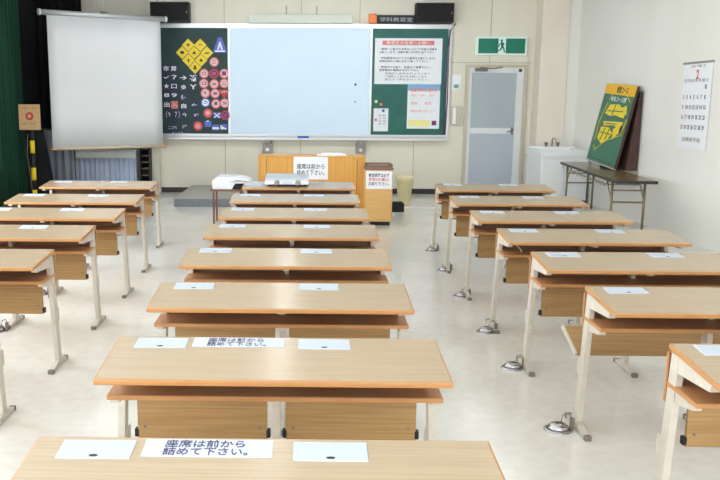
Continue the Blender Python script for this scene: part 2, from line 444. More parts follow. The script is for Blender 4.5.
# paper notices lying on the two nearest desks
def notice(x0, x1, desk, label):
    t = thing('paper_notice', label, 'paper sheet', (x0, desk.location.y, ZT), 0, 'paper notices lying on desks')
    m = MB(); m.box(0, x1-x0, .328, .432, .001, .0022)
    for v in m.bm.verts: v.co.z += TL*v.co.y/D
    m.build('sheet', M['notice'], t)
    up = Vector((0, 1, TL/D)).normalized()
    text_mesh('lettering', ['座席は前から', '詰めて下さい。'], M['ink'], t, (.055, .425, .0024+TL*.425/D), (1, 0, 0), up, .040, width=[.215, .225], gap=1.12, bold=.0004)
    return t
notice(-.43, -.085, DESKS['M0'], 'white paper notice with large dark Japanese letters on the nearest middle desk')
notice(-.43, -.08, DESKS['M1'], 'white paper notice washed out by glare on the second nearest middle desk')

# floor outlets
def outlet():
    t = thing('floor_outlet', 'round steel floor outlet beside a desk leg', 'floor outlet', (0, 0, 0), 0, 'round steel floor outlets beside desk legs')
    MB().lathe([(.072, 0), (.072, .005), (.06, .009)], seg=28).build('flange', M['chrome'], t)
    MB().lathe([(.054, .008), (.052, .022), (.04, .034), (.02, .04), (.002, .041)], seg=28).build('dome', M['chrome'], t)
    m = MB(); m.box(.058, .08, -.01, .01, .004, .065, bev=.004); m.tube([(.07, 0, .06), (.055, .02, .08), (.03, .03, .07), (.02, .02, .036)], .003)
    m.build('plug', M['cap'], t)
    return t
o0 = outlet(); first = True
for i, (x, y) in enumerate([(1.29, 4.28), (1.30, 5.34), (1.31, 6.22), (1.33, 7.40), (1.36, 8.57), (1.40, 9.74), (-2.22, 6.13), (-2.27, 7.35)]):
    o = o0 if first else copy_tree(o0); first = False
    o.location = (x, y, 0)
    o['label'] = ['round steel floor outlet by the foot of the second nearest right column desk',
                  'round steel floor outlet by the foot of the third nearest right column desk',
                  'round steel floor outlet by the foot of the fourth nearest right column desk',
                  'round steel floor outlet by the foot of the third farthest right column desk',
                  'round steel floor outlet by the foot of the second farthest right column desk',
                  'round steel floor outlet by the foot of the farthest right column desk',
                  'round steel floor outlet nearer the viewer under the left column desks',
                  'smaller looking steel floor outlet farther away under the left column desks'][i]

# ------------------------------------------------------------------ board on the back wall
YW = YB
bt = thing('wall_board', 'wide whiteboard flanked by two green panels in an aluminium frame on the back wall', 'board', (0, YW, .98))
def loc(mb, name, m, parent, base):  # world-coordinate parts re-based to their thing
    mb.xf(Matrix.Translation(-Vector(base))); return mb.build(name, m, parent)
B0 = (0, YW, .98)
m = MB(); m.box(-2.64, 2.50, YW-.05, YW-.008, 2.87, 2.95, bev=.004); m.box(-2.64, 2.50, YW-.05, YW-.008, 1.0, 1.05)
m.box(-2.64, -2.57, YW-.05, YW-.008, 1.05, 2.87); m.box(2.44, 2.50, YW-.05, YW-.008, 1.05, 2.87)
m.box(-1.40, -1.36, YW-.05, YW-.008, 1.05, 2.87); m.box(1.09, 1.125, YW-.05, YW-.008, 1.05, 2.87)
loc(m, 'frame', M['alu'], bt, B0)
loc(MB().box(-1.36, 1.09, YW-.042, YW-.01, 1.05, 2.87), 'whiteboard', M['wboard'], bt, B0)
loc(MB().box(-2.57, -1.40, YW-.042, YW-.01, 1.05, 2.87), 'left_green_panel', M['chalkd'], bt, B0)
loc(MB().box(1.125, 2.44, YW-.042, YW-.01, 1.05, 2.87), 'right_green_panel', M['chalk'], bt, B0)
m = MB(); m.prism([(YW-.15, .955), (YW-.15, .985), (YW-.14, .985), (YW-.14, .965), (YW-.05, .98), (YW-.05, 1.01), (YW-.01, 1.01), (YW-.01, .955)], -2.60, 2.47, 'x')
loc(m, 'marker_tray', M['alu'], bt, B0)
for x in (-.705, .95):
    m = MB(); m.box(x-.085, x+.085, YW-.1, YW-.008, .70, .90, bev=.01); m.box(x-.05, x+.05, YW-.14, YW-.03, .88, .957)
    loc(m, 'bracket', M['grey'], bt, B0)
    m = MB().lathe([(.03, 0), (.03, .02)], seg=14)
    m.xf(Matrix.Translation((x, YW-.1, .78)) @ Matrix.Rotation(PI/2, 4, 'X')); loc(m, 'knob', M['white'], bt, B0)
m = MB(); m.box(-.17, .03, YW-.135, YW-.07, .972, 1.022, bev=.004); tag(m.build('board_eraser', M['marker'], origin=(-.07, YW-.11, .972)), 'blue eraser lying on the whiteboard tray', 'eraser')
for z, s, nm in ((1.92, .02, 'upper'), (1.62, .013, 'lower')):
    m = MB().lathe([(s, 0), (s, .012), (s*.8, .016)], seg=12); m.xf(Matrix.Rotation(PI/2, 4, 'X'))
    o = m.build('board_magnet', M['hole']); o.location = (.84, YW-.0425, z); tag(o, 'tiny dark magnet on the whiteboard, the %s of two' % nm, 'magnet')

# cable running down the right frame
m = MB(); m.tube([(2.56, YW-.02, 2.96), (2.47, YW-.064, 2.85), (2.42, YW-.064, 2.5), (2.41, YW-.064, 1.9), (2.43, YW-.064, 1.4), (2.42, YW-.064, 1.06)], .012)
m.tube([(2.46, YW-.064, 2.85), (2.45, YW-.064, 2.3), (2.46, YW-.064, 1.7), (2.44, YW-.064, 1.06)], .009)
loc(m, 'cable', M['violet'], bt, B0)

# long pale case above the board
t = thing('screen_case', 'long pale case resting above the whiteboard frame', 'case', (-.13, YW-.08, 2.95))
MB().box(-.9, .9, -.05, .07, .001, .15, bev=.01).build('body', M['case'], t)
for x in (-.25, .28):
    m = MB(); m.tube([(x, .0, .15), (x, .05, .22), (x, .07, .30)], .006, 6); m.lathe([(.014, .0), (.014, .03)], x, 0, 10)
    m2 = m.build('hanger', M['cap'], t)

# speakers
for x0, x1, lab in ((-2.71, -2.04, 'black box loudspeaker above the left end of the board, behind the projector screen'), (1.84, 2.49, 'black box loudspeaker above the right end of the board')):
    t = thing('wall_speaker', lab, 'speaker', ((x0+x1)/2, YW-.15, 2.955), 0, 'black loudspeakers above the board')
    w = (x1-x0)/2
    MB().box(-w, w, -.1, .14, 0, .33, bev=.008).build('cabinet', M['black'], t)
    MB().box(-w+.02, w-.02, -.112, -.098, .02, .31, bev=.004).build('grille', M['speaker'], t)
    MB().box(w-.05, w-.03, -.118, -.111, .14, .18).build('badge', M['cap'], t)
# small black display with orange block
t = thing('display_sign', 'small black sign with an orange block and pale characters above the board', 'sign', (1.45, YW-.09, 2.951))
MB().box(-.26, .40, -.03, .05, .0, .14, bev=.005).build('panel', M['black'], t)
MB().box(-.40, -.27, -.035, .05, .0, .16, bev=.008).build('orange_block', M['orange'], t)
text_mesh('lettering', ['学科教習室'], mat('display_letters', (165, 165, 175), .5), t, (-.21, -.0315, .10), (1, 0, 0), (0, 0, 1), .065, width=.56, bold=.0005)

# exit sign
t = thing('exit_sign', 'green emergency exit sign with a running figure above the door', 'exit sign', (3.36, YW, 2.43))
MB().box(-.44, .44, -.09, -.002, 0, .31, bev=.012).build('housing', M['exitwhite'], t)
MB().box(-.405, -.06, -.094, -.089, .03, .28).build('green_panel', M['exitgreen'], t)
MB().box(.07, .405, -.094, -.089, .03, .28).build('green_panel', M['exitgreen'], t)
# running figure
m = MB(); y = -.097
m.lathe([(.02, 0), (.02, .006)], 0, 0, 14); m.xf(Matrix.Translation((-.005, y+.004, .245)) @ Matrix.Rotation(PI/2, 4, 'X'))
def bar(m, a, b, w):
    a = Vector((a[0], 0, a[1])); b = Vector((b[0], 0, b[1])); n = (b-a).normalized(); s = Vector((-n.z, 0, n.x))*w
    m.prism([((a+s).x, (a+s).z), ((a-s).x, (a-s).z), ((b-s).x, (b-s).z), ((b+s).x, (b+s).z)], y-.001, y+.006, 'y')
for a, b, w in (((0, .22), (.01, .14), .02), ((-.0, .21), (-.045, .18), .009), ((-.045, .18), (-.05, .14), .008), ((.01, .21), (.045, .17), .009), ((.01, .15), (-.02, .09), .012), ((-.02, .09), (-.055, .07), .01), ((.015, .15), (.04, .10), .012), ((.04, .10), (.05, .045), .01)):
    bar(m, a, b, w)
m.build('running_figure', M['exitgreen'], t)
# wall switch plates
t = thing('wall_notice', 'small white card with a green mark on the wall left of the door', 'card', (2.60, YW-.012, 1.83))
MB().box(-.07, .09, 0, .01, 0, .27).build('card', M['paper'], t)
MB().box(-.03, .05, -.002, .001, .04, .10).build('green_mark', mat('card_green', (90, 160, 120), .6), t)
t = thing('intercom', 'pale wall telephone beside the board, left of the door', 'telephone', (2.63, YW-.045, 1.22))
MB().box(-.09, .10, 0, .04, 0, .33, bev=.012).build('base', M['cream'], t)
MB().box(-.07, -.01, -.035, .002, .02, .31, bev=.014).build('handset', mat('handset', (240, 238, 228), .4), t)

# notices on the right green panel
YP = YW-.044
def sheet(name, label, cat, x0, x1, z0, z1, th=.0016, m=None, y=YP, group=None):
    t = thing(name, label, cat, (x0, y, z0), 0, group)
    MB().box(0, x1-x0, -th, 0, 0, z1-z0).build('sheet', m or M['paper'], t)
    return t
t = sheet('notice_poster', 'large white notice with a red title bar on the right green panel', 'poster', 1.17, 2.34, 1.93, 2.71)
MB().box(.13, 1.03, -.0028, -.0016, .665, .74).build('title_bar', M['redlt'], t)
text_mesh('title', ['教習生の皆様へお願い'], M['paper'], t, (.2, -.003, .733), (1, 0, 0), (0, 0, 1), .055, width=.76)
text_mesh('lettering', ['・教室へ入室される時は入口にて手指の消毒を', '　お願いします。体調の悪い方は申し出て下さい', '', '・学科教習中はマスクの着用をお願いします。', '　座席は前から順に詰めて座って下さい。', '', '・教室内での飲食、私語はご遠慮下さい。', '　携帯電話の電源はお切り下さい。'],
          M['inkblack'], t, (.08, -.002, .615), (1, 0, 0), (0, 0, 1), .036, width=[1.0, .95, 1, .98, .85, 1, .9, .7], gap=1.42, bold=.0006)
text_mesh('footer', ['定期的に換気を行っています', 'ご理解とご協力をお願いします', '受付まで声をかけて下さい。'], M['inkblack'], t, (.18, -.002, .20), (1, 0, 0), (0, 0, 1), .034, width=[.8, .74, .78], gap=1.5)
t = sheet('information_poster', 'pale poster with a blue top and orange title under the large notice', 'poster', 1.76, 2.33, 1.16, 1.925)
MB().box(.002, .568, -.0026, -.0016, .66, .763).build('blue_band', M['skyblue'], t)
text_mesh('title', ['感染予防にご協力を'], M['orange'], t, (.06, -.003, .71), (1, 0, 0), (0, 0, 1), .07, width=.46, bold=.002)
MB().box(.02, .40, -.0026, -.0016, .04, .15).build('yellow_panel', M['paleyel'], t)
text_mesh('lettering', ['手洗い　うがい　マスク', '', '　　消毒　　換気', '', '体温を測りましょう'], M['redlt'], t, (.06, -.0024, .60), (1, 0, 0), (0, 0, 1), .045, width=[.42, 1, .36, 1, .42], gap=1.5)
MB().box(.44, .52, -.0026, -.0016, .06, .14).build('emblem', M['purple'], t)
t = sheet('memo_sheet', 'small white sheet held by a blue magnet low on the right green panel', 'paper sheet', 1.17, 1.43, 1.11, 1.51)
m = MB().lathe([(.025, 0), (.025, .012)], .17, 0, 14); m.xf(Matrix.Translation((0, -.001, .36)) @ Matrix.Rotation(PI/2, 4, 'X')); m.build('magnet', M['marker'], t)
MB().box(.025, .06, -.0024, -.0016, .18, .22).build('red_mark', M['inkred'], t)
text_mesh('lettering', ['教習予定表', '一限　学科', '二限　技能', '三限　学科'], M['inkblack'], t, (.08, -.002, .29), (1, 0, 0), (0, 0, 1), .026, width=.14, gap=1.9)
for x, z, mm, lab in ((1.21, 1.63, M['bag'], 'pale round magnet above the small memo sheet'), (1.30, 1.58, M['orange'], 'orange round magnet above the small memo sheet')):
    m = MB().lathe([(.028, 0), (.028, .012), (.02, .017)], seg=14); m.xf(Matrix.Rotation(PI/2, 4, 'X')); o = m.build('board_magnet', mm); o.location = (x, YP, z); tag(o, lab, 'magnet')

# ------------------------------------------------------------------ traffic sign magnets on the left green panel
def px(u, v):  # board plane scale: metres per pixel of the sign layout chart
    return (-1.38+(u-229)*.01735, 2.85-(v-28)*.01715)
def disc(r, th, y0=0, seg=22):
    m = MB().lathe([(r, 0), (r, th)], seg=seg); m.xf(Matrix.Translation((0, -y0, 0)) @ Matrix.Rotation(PI/2, 4, 'X')); return m
def glyph(t, s, size, m, y=-.0105):
    return text_mesh('symbol', [s], m, t, (-size/2, y, size*.46), (1, 0, 0), (0, 0, 1), size*.8, width=size, depth=.001, bold=.002)
def magnet(u, v, label, group):
    x, z = px(u, v)
    return thing('traffic_sign_magnet', label, 'traffic sign magnet', (x, YP, z), 0, group)
DI = [(188.1, 43.8, 'top left', '⇑'), (200.3, 43.8, 'top right', '━'), (181.9, 51.3, 'leftmost', '●'), (194.1, 51.3, 'centre', '▲'), (206.9, 51.3, 'rightmost', '▬'), (188.1, 58.9, 'lower left', '†'), (200.9, 58.7, 'lower right', '▲'), (194.6, 66.0, 'bottom', '♟')]
for u, v, w, g in DI:
    t = magnet(u, v, 'yellow diamond warning sign magnet, %s one of the yellow cluster' % w, 'yellow diamond sign magnets')
    s = .117
    MB().prism([(-s, 0), (0, -s), (s, 0), (0, s)], -.006, 0, 'y').build('plate', M['inkblack'], t)
    s = .111
    MB().prism([(-s, 0), (0, -s), (s, 0), (0, s)], -.009, -.0055, 'y').build('face', M['yellow'], t)
    glyph(t, g, .07, M['hole'])
# blue crossing sign
t = magnet(220, 44, 'blue triangular crossing sign magnet at the top right of the left green panel', 'blue sign magnets')
MB().prism([(-.125, -.12), (.125, -.12), (.03, .135), (-.03, .135)], -.006, 0, 'y').build('plate', M['blue'], t)
MB().prism([(-.012, .06), (-.05, -.07), (-.02, -.07), (0, 0), (.02, -.07), (.05, -.07), (.012, .06)], -.009, -.0055, 'y').build('figure', M['paper'], t)
MB().prism([(-.09, -.11), (.09, -.11), (.08, -.085), (-.08, -.085)], -.009, -.0055, 'y').build('stripe', M['paper'], t)
RC = [(214, 60.5, 'r', '二'), (203.7, 72, 'r', '○'), (213.8, 72, 'p', '✕'), (224, 72, 'r', '｜'), (203.3, 82, 'r', '▢'), (213.8, 82.5, 'r', '30'), (224, 81.8, 'r', '二'), (204.7, 91.7, 'r', '↑'), (214.6, 92, 'r', '8'),
      (204.7, 101.2, 'b', '↺'), (215.3, 102.4, 'r', '車'), (224.3, 101.7, 'r', '5'), (207, 112, 'o', '徐'), (224.9, 114, 'p', '／'), (196.7, 125, 'o', '止')]
NM = {'r': 'red rimmed pale', 'p': 'red rimmed purple', 'b': 'blue and white', 'o': 'all red'}
cells = {}
for u, v, k, g in RC:
    cells.setdefault(round(v/10.4), []).append(u)
order = ['in the top spot alone', 'in the first full row', 'in the first full row', 'in the first full row', 'in the second full row', 'in the second full row', 'in the second full row', 'in the third row', 'in the third row', 'in the fourth row', 'in the fourth row', 'in the fourth row', 'in the fifth row', 'in the fifth row', 'in the bottom row']
side = ['', ' at left', ' at middle', ' at right', ' at left', ' at middle', ' at right', ' at left', ' at middle', ' at left', ' at middle', ' at right', ' at left', ' at right', ' beside the blue ones']
for (u, v, k, g), a, b in zip(RC, order, side):
    t = magnet(u, v, '%s round sign magnet %s%s, left green panel' % (NM[k], a, b), 'round sign magnets on the left green panel')
    disc(.082, .006).build('rim', {'r': M['redlt'], 'p': M['red'], 'b': M['blue'], 'o': M['red']}[k], t)
    disc(.061, .003, .006).build('face', {'r': M['pinkish'], 'p': M['purple'], 'b': M['paper'], 'o': M['redlt']}[k], t)
    glyph(t, g, .075, {'r': M['purple'], 'p': M['redlt'], 'b': M['blue'], 'o': M['pinkish']}[k])
# red stop triangle
t = magnet(223.9, 92.3, 'red inverted triangular stop sign magnet in the third row', 'red triangular sign magnet')
MB().prism([(-.10, .07), (0, -.09), (.10, .07)], -.006, 0, 'y').build('plate', M['red'], t)
text_mesh('lettering', ['止まれ'], M['paper'], t, (-.06, -.0065, .06), (1, 0, 0), (0, 0, 1), .04, width=.12)
# dark blue round and square ones
DB = [(193.3, 103.7, '←'), (195.8, 114, '↖'), (183.3, 114, '↑'), (183.3, 126, '↱'), (182.5, 105, '自'), (182.5, 86, '歩'), (182.5, 96, '優')]
wh = ['lower of the right pair', 'under the left arrow', 'left of the slanting arrow', 'at the bottom', 'below the others of its column', 'under the white arrow', 'at mid height']
for (u, v, g), w in zip(DB, wh):
    t = magnet(u, v, 'dark blue round sign magnet with a white mark, %s' % w, 'dark blue round sign magnets')
    disc(.08, .006).build('plate', M['navy'], t); glyph(t, g, .09, M['paper'])
WH = [(182.5, 76.3, '→', 'white arrow magnet on the dark panel, left of a pair'), (192.5, 76.7, '✈', 'white branching mark magnet, upper of two'), (192.5, 85.5, 'Y', 'white forked mark magnet, lower of two'), (216.3, 114, '✕', 'white cross sign magnet between two round ones'),
      (206.9, 123, '♟', 'small white figure sign magnet near the panel bottom'), (214.8, 126.5, '▬', 'small blue bar sign magnet at the panel bottom'), (223.2, 126, '◣', 'white and blue curved sign magnet in the bottom right corner')]
for u, v, g, lab in WH:
    t = magnet(u, v, lab, 'small white marks on the left green panel')
    MB().box(-.06, .06, -.005, 0, -.05, .05).build('plate', M['navy'] if 'dark panel' in lab or 'mark' in lab else M['blue'], t); glyph(t, g, .12, M['paper'])
gl = ['市', '禁', '✓', '？', '★', '口', '8', '9', '出', '入', '安', '路']
n = 0
for r, v in enumerate((67.5, 76, 85, 94, 103.7)):
    for c, u in enumerate((165.3, 173)):
        red = (r == 4 and c == 1)
        rn = ['top', 'second', 'third', 'fourth', 'lowest'][r]
        t = magnet(u, v, ('red square plate magnet on the dark left panel' if red else 'small dark square plate magnet with white marks, %s row, %s' % (rn, 'right' if c else 'next to the screen')), 'small square plate magnets')
        MB().box(-.062, .062, -.005, 0, -.066, .066).build('plate', M['redlt'] if red else M['navy'], t); glyph(t, gl[n], .10, M['pinkish'] if red else M['paper']); n += 1
for u, v, w, h, s, lab in ((166.5, 114, .10, .18, '（↑', 'tall dark plate magnet with a bracket mark, left of two'), (175.5, 114, .11, .18, '７）', 'tall dark plate magnet with a bracket mark, right of two'), (170.5, 127, .17, .10, 'ここから', 'wide dark plate magnet with white letters'), (175.5, 132.5, .20, .07, '８－２０', 'lowest wide dark plate magnet with white figures')):
    t = magnet(u, v, lab, 'auxiliary plate magnets')
    MB().box(-w/2-.01, w/2+.01, -.005, 0, -h/2, h/2).build('plate', M['navy'], t)
    text_mesh('lettering', [s], M['paper'], t, (-w/2+.01, -.006, h*.36), (1, 0, 0), (0, 0, 1), h*.6, width=w-.02)

# ------------------------------------------------------------------ projector screen (hung, turned a little)
ang = math.atan2(15.1-14.0, -2.45+4.02)
t = thing('projector_screen', 'white pull-down projection screen hanging in front of the left end of the board', 'projector screen', (-4.02, 14.0, .85), ang)
Lw = math.hypot(1.57, 1.1)
m = MB(); m.grid(lambda a, b: (a*Lw, .0+.01*math.sin(a*PI), .03+b*2.03), 12, 4, thick=.003); m.build('fabric', M['screen'], t)
m = MB(); m.tube([(-.12, 0, 2.10), (Lw+.08, 0, 2.10)], .042, 16); m.build('case', M['alu'], t)
for x in (-.13, Lw+.08):
    MB().tube([(x, 0, 2.10), (x+.03, 0, 2.10)], .05, 12).build('end_cap', M['white'], t)
MB().tube([(-.02, 0, .015), (Lw+.01, 0, .015)], .022, 12).build('bottom_bar', mat('bar_beige', (214, 196, 170), .4), t)
for x in (-.04, Lw+.01):
    MB().tube([(x, 0, .015), (x+.03, 0, .015)], .026, 12).build('bar_tip', M['orange'], t)
MB().tube([(.93, 0, 2.14), (.93, 0, ZC-.85)], .015).build('hanging_rod', M['alu'], t)
MB().box(.88, .98, -.03, .03, 2.13, 2.16).build('bracket', M['cap'], t)

# curtains
def curtain(name, label, cat, p0, p1, z0, z1, amp, waves, m, parent_loc):
    p0 = Vector(p0); p1 = Vector(p1); d = (p1-p0); n = Vector((-d.y, d.x, 0)).normalized()
    mb = MB(); ph = random.random()*6
    mb.grid(lambda a, b: p0+d*a+n*(amp*math.sin(a*waves*2*PI+ph+.5*math.sin(a*9))*(1-.25*b)+amp)+Vector((0, 0, z0+(z1-z0)*b)), int(waves*8), 6, thick=.004)
    return tag(mb.build(name, m, origin=parent_loc), label, cat)
curtain('curtain', 'dark green pleated curtain along the left wall', 'curtain', (XL+.20, 9.6, 0), (XL+.20, 14.75, 0), .03, ZC-.1, .06, 31, M['greencloth'], (XL+.2, 12.4, .03))
curtain('curtain', 'narrow black curtain at the end of the green curtain on the left wall', 'curtain', (XL+.19, 14.86, 0), (XL+.19, 15.62, 0), .03, ZC-.05, .04, 6, M['blackcloth'], (XL+.2, 15.2, .03))
curtain('curtain', 'black curtain in the corner behind the wooden sign and the screen', 'curtain', (-3.9, 15.74, 0), (XL+.05, 15.74, 0), .03, ZC-.05, .03, 7, M['blackcloth'], (-4.3, 15.74, .03))
m = MB(); m.tube([(XL+.25, 9.5, ZC-.07), (XL+.25, 15.15, ZC-.07)], .015); tag(m.build('curtain_rail', M['alu'], origin=(XL+.25, 12.3, ZC-.07)), 'rail carrying the green curtain on the left wall', 'rail')

# skirted table behind the screen
t = thing('skirted_table', 'table with a white cloth and a pleated grey blue skirt behind the projection screen', 'table', (-3.62, 15.38, 0))
MB().box(-.43, .68, -.14, .2, .77, .80, bev=.005).build('tabletop', M['whitecloth'], t)
m = MB(); m.grid(lambda a, b: (-.43+1.11*a, -.155+.005*math.sin(a*30), .645+.155*b), 30, 2, thick=.003); m.build('cloth', M['whitecloth'], t)
m = MB(); m.grid(lambda a, b: (-.43+1.11*a, -.125+.022*math.sin(a*2*PI*13+.8*math.sin(a*17)), .02+.66*b), 150, 3, thick=.003); m.build('skirt', M['skirt'], t)
m = MB(); m.grid(lambda a, b: (-.43, -.12+.3*a, .02+.75*b), 4, 2, thick=.003); m.build('skirt_end', M['skirt'], t)
for x in (-.40, .65):
    for y in (-.08, .17): MB().box(x-.015, x+.015, y-.015, y+.015, 0, .77).build('leg', M['alu'], t)
t = thing('partition_screen', 'plain grey cloth partition standing left of the skirted table', 'partition', (-4.37, 15.1, 0))
m = MB(); m.grid(lambda a, b: (-.24+.64*a, .02*math.sin(a*2*PI*5), .04+1.08*b), 40, 2, thick=.003); m.build('cloth', noisy('grey_cloth', (156, 162, 178), (172, 178, 192), 4, (8, 8, .4), rough=.9), t)
m = MB(); m.tube([(-.25, 0, 0), (-.25, 0, 1.14), (.41, 0, 1.14), (.41, 0, 0)], .012); m.build('frame', M['cap'], t)
# black rack
t = thing('equipment_rack', 'narrow black rack with thin shelves beside the skirted table', 'rack', (-2.80, 15.54, 0))
m = MB(); m.box(-.105, -.09, -.13, .13, 0, .90); m.box(.04, .055, -.13, .13, 0, .90); m.box(-.105, .055, .115, .13, 0, .90); m.box(-.105, .055, -.13, .13, .885, .90); m.build('frame', M['black'], t)
for z in (.08, .2, .33, .45, .56, .67, .79):
    m = MB(); m.box(-.09, .04, -.13, .11, z, z+.016); m.build('shelf', M['cap'], t)
m = MB(); m.box(-.07, .03, -.12, .1, .35, .42); m.build('amplifier', M['speaker'], t)

MB().box(-.09, .04, .10, .115, 0, .885).build('back', M['blackcloth'], t)
# wooden sign on a striped post
t = thing('railway_crossing_post', 'pale wooden sign board with a round red emblem on a black and yellow post', 'sign post', (-4.215, 13.5, 0))
MB().box(-.15, .17, -.02, .02, 1.18, 1.56, bev=.004).build('sign_board', M['signwood'], t)
m = MB().lathe([(.06, 0), (.06, .006)], seg=20); m.xf(Matrix.Translation((.015, -.02, 1.385)) @ Matrix.Rotation(PI/2, 4, 'X')); e = m.build('emblem', M['red'], t)
m = MB().lathe([(.03, 0), (.03, .004)], seg=16); m.xf(Matrix.Translation((.015, -.026, 1.385)) @ Matrix.Rotation(PI/2, 4, 'X')); m.build('emblem_centre', M['signwood'], e)
text_mesh('lettering', ['とまれ　みよ'], M['inkred'], t, (-.11, -.0215, 1.53), (1, 0, 0), (0, 0, 1), .035, width=.24)
text_mesh('caption', ['踏切注意'], M['cap'], t, (-.09, -.0215, 1.29), (1, 0, 0), (0, 0, 1), .03, width=.2)
MB().tube([(.03, 0, 0), (.03, 0, 1.18)], .035, 16).build('post', M['black'], t)
for z in (.08, .42, .83):
    MB().tube([(.03, 0, z), (.03, 0, z+.19)], .037, 16).build('yellow_band', M['yellow'], t)
MB().lathe([(.16, 0), (.16, .03), (.05, .06)], .03, 0, 20).build('base', M['black'], t)
MB().tube([(.03, 0, 1.13), (.03, 0, 1.18)], .02, 10).build('neck', M['alu'], t)
m = MB(); m.tube([(-.02, -.04, 1.12), (-.04, -.05, .8), (-.0, -.06, .45), (.02, -.05, .06)], .006, 6); m.build('cable', M['cap'], t)
# black cloth backdrop
t = thing('backdrop_board', 'tall black board standing behind the striped post', 'panel', (-4.2, 13.72, 0))
m = MB(); m.prism([(-.17, 0.02), (.30, 0.02), (.13, 1.17), (-.15, 1.17)], 0, .04, 'y'); m.build('panel', M['blackcloth'], t)
m = MB(); m.box(-.17, .30, -.04, .10, 0, .02); m.build('base', M['black'], t)

# ------------------------------------------------------------------ lectern, cabinet, bin, platform, side table
t = thing('lectern', 'wide orange brown wooden lectern with a paper notice on its front', 'lectern', (.06, 12.45, 0))
m = MB(); m.box(-.73, .742, -.25, .25, .02, .87, mi=0, bev=.005); m.build('body', M['lectern'], t)
m = MB(); m.box(-.735, .747, -.255, .255, .87, .89, bev=.006); m.build('top_board', M['lectern'], t)
m = MB(); m.box(-.73, .74, -.235, .235, 0, .02); m.build('plinth', M['darkbrown'], t)
for x in (-.62, .63):
    MB().box(x-.004, x+.004, -.253, -.249, .05, .85).build('joint', M['brown'], t)
t = thing('lectern_notice', 'white paper notice with two lines of dark letters taped to the lectern front', 'paper sheet', (-.185, 12.197, .57))
MB().box(0, .475, -.003, 0, 0, .31).build('sheet', M['paper'], t)
text_mesh('lettering', ['座席は前から', '詰めて下さい。'], M['inkblack'], t, (.045, -.0035, .215), (1, 0, 0), (0, 0, 1), .068, width=[.385, .38], gap=1.25, bold=.001)
t = thing('paper_stack', 'white booklet and papers lying on top of the lectern', 'papers', (.36, 12.45, .89))
MB().box(-.22, .18, -.15, .12, 0, .012).build('sheets', M['paper'], t)
MB().box(-.16, .14, -.12, .1, .012, .03, bev=.003).build('booklet', M['white'], t)

t = thing('side_cabinet', 'small pale wooden cabinet with a dark top right of the lectern', 'cabinet', (.955, 11.95, 0))
MB().box(-.175, .185, -.2, .2, .05, .74, bev=.004).build('body', M['cabwood'], t)
MB().box(-.185, .195, -.21, .21, .74, .765, bev=.004).build('top', M['cabtop'], t)
MB().box(-.17, .18, -.21, -.2, .06, .47, bev=.003).build('door', M['cabwood'], t)
MB().box(-.08, .16, -.19, .19, 0, .05).build('plinth', M['black'], t)
t = thing('cabinet_notice', 'white paper notice with small black and red letters on the pale cabinet', 'paper sheet', (.785, 11.747, .49))
MB().box(0, .345, -.003, 0, 0, .235).build('sheet', M['paper'], t)
text_mesh('lettering', ['教習原簿は必ず', '', 'お取り下さい。'], M['inkblack'], t, (.035, -.0035, .205), (1, 0, 0), (0, 0, 1), .045, width=[.275, 1, .27], gap=1.25, bold=.0008)
text_mesh('red_lettering', ['学科の後に'], M['inkred'], t, (.035, -.0035, .205-.056), (1, 0, 0), (0, 0, 1), .045, width=.275, bold=.0008)
t = thing('storage_tray', 'brown document tray on top of the pale cabinet', 'tray', (.96, 11.95, .765))
m = MB(); m.box(-.17, .18, -.17, .17, 0, .008); m.box(-.17, .18, -.17, -.16, .008, .04); m.box(-.17, .18, .16, .17, .008, .05); m.box(-.17, -.16, -.16, .16, .008, .045); m.box(.17, .18, -.16, .16, .008, .045)
m.build('tray', M['cabtop'], t); MB().box(-.13, .13, -.14, .14, .009, .022).build('papers', M['pinkish'], t)

t = thing('waste_bin', 'yellowish plastic bag lined waste bin beside the cabinet', 'bin', (1.56, 14.1, 0))
m = MB(); m.lathe([(.09, .0), (.10, .01), (.125, .36), (.145, .40), (.15, .47), (.14, .475), (.13, .42), (.115, .38), (.09, .03)], seg=22); m.build('bag', M['bag'], t)
m = MB(); m.lathe([(.088, .002), (.112, .36), (.108, .36), (.084, .02)], seg=20); m.build('bin', mat('bin_body', (222, 210, 150), .5), t)
t = thing('black_box', 'small black box on the floor between the cabinet and the waste bin', 'box', (1.385, 13.3, 0))
MB().box(-.10, .08, -.1, .1, 0, .13, bev=.01).build('body', M['black'], t); MB().box(-.08, .06, -.08, .08, .13, .145, bev=.004).build('lid', M['speaker'], t)

t = thing('platform', 'low grey platform on the floor before the back wall', 'platform', (-.5, 14.75, 0))
MB().box(-1.57, 1.5, -1.05, 1.08, 0, .125, bev=.006).build('base', M['platside'], t)
MB().box(-1.565, 1.495, -1.045, 1.075, .125, .135).build('carpet', M['platform'], t)

# side table with white cloth covered machine
t = thing('side_table', 'small brown table with thin legs left of the farthest middle desk', 'table', (-1.04, 11.92, 0))
for x in (-.20, .16):
    for y in (-.2, .2): MB().box(x-.012, x+.012, y-.012, y+.012, 0, .45, bev=.003).build('leg', M['brown'], t)
MB().box(-.24, .24, -.24, .24, .45, .475, bev=.004).build('tabletop', M['brown'], t)
t = thing('printer', 'white machine under a white cover on the small brown table', 'printer', (-1.03, 11.92, .476))
m = MB(); m.prism([(-.26, .0), (-.27, .12), (-.18, .175), (.16, .165), (.30, .13), (.33, .10), (.10, .10), (.04, .0)], -.20, .22, 'y'); m.build('cover', M['white'], t)
m = MB(); m.box(-.04, .22, -.19, .2, 0, .05, bev=.01); m.build('body', M['black'], t)
m = MB(); m.box(.04, .30, -.215, -.16, .085, .10); m.build('paper_tray', M['white'], t)
m = MB(); m.prism([(.0, .10), (.12, .125), (.26, .115), (.26, .108), (.12, .112)], -.21, -.20, 'y'); m.build('slot', M['cap'], t)
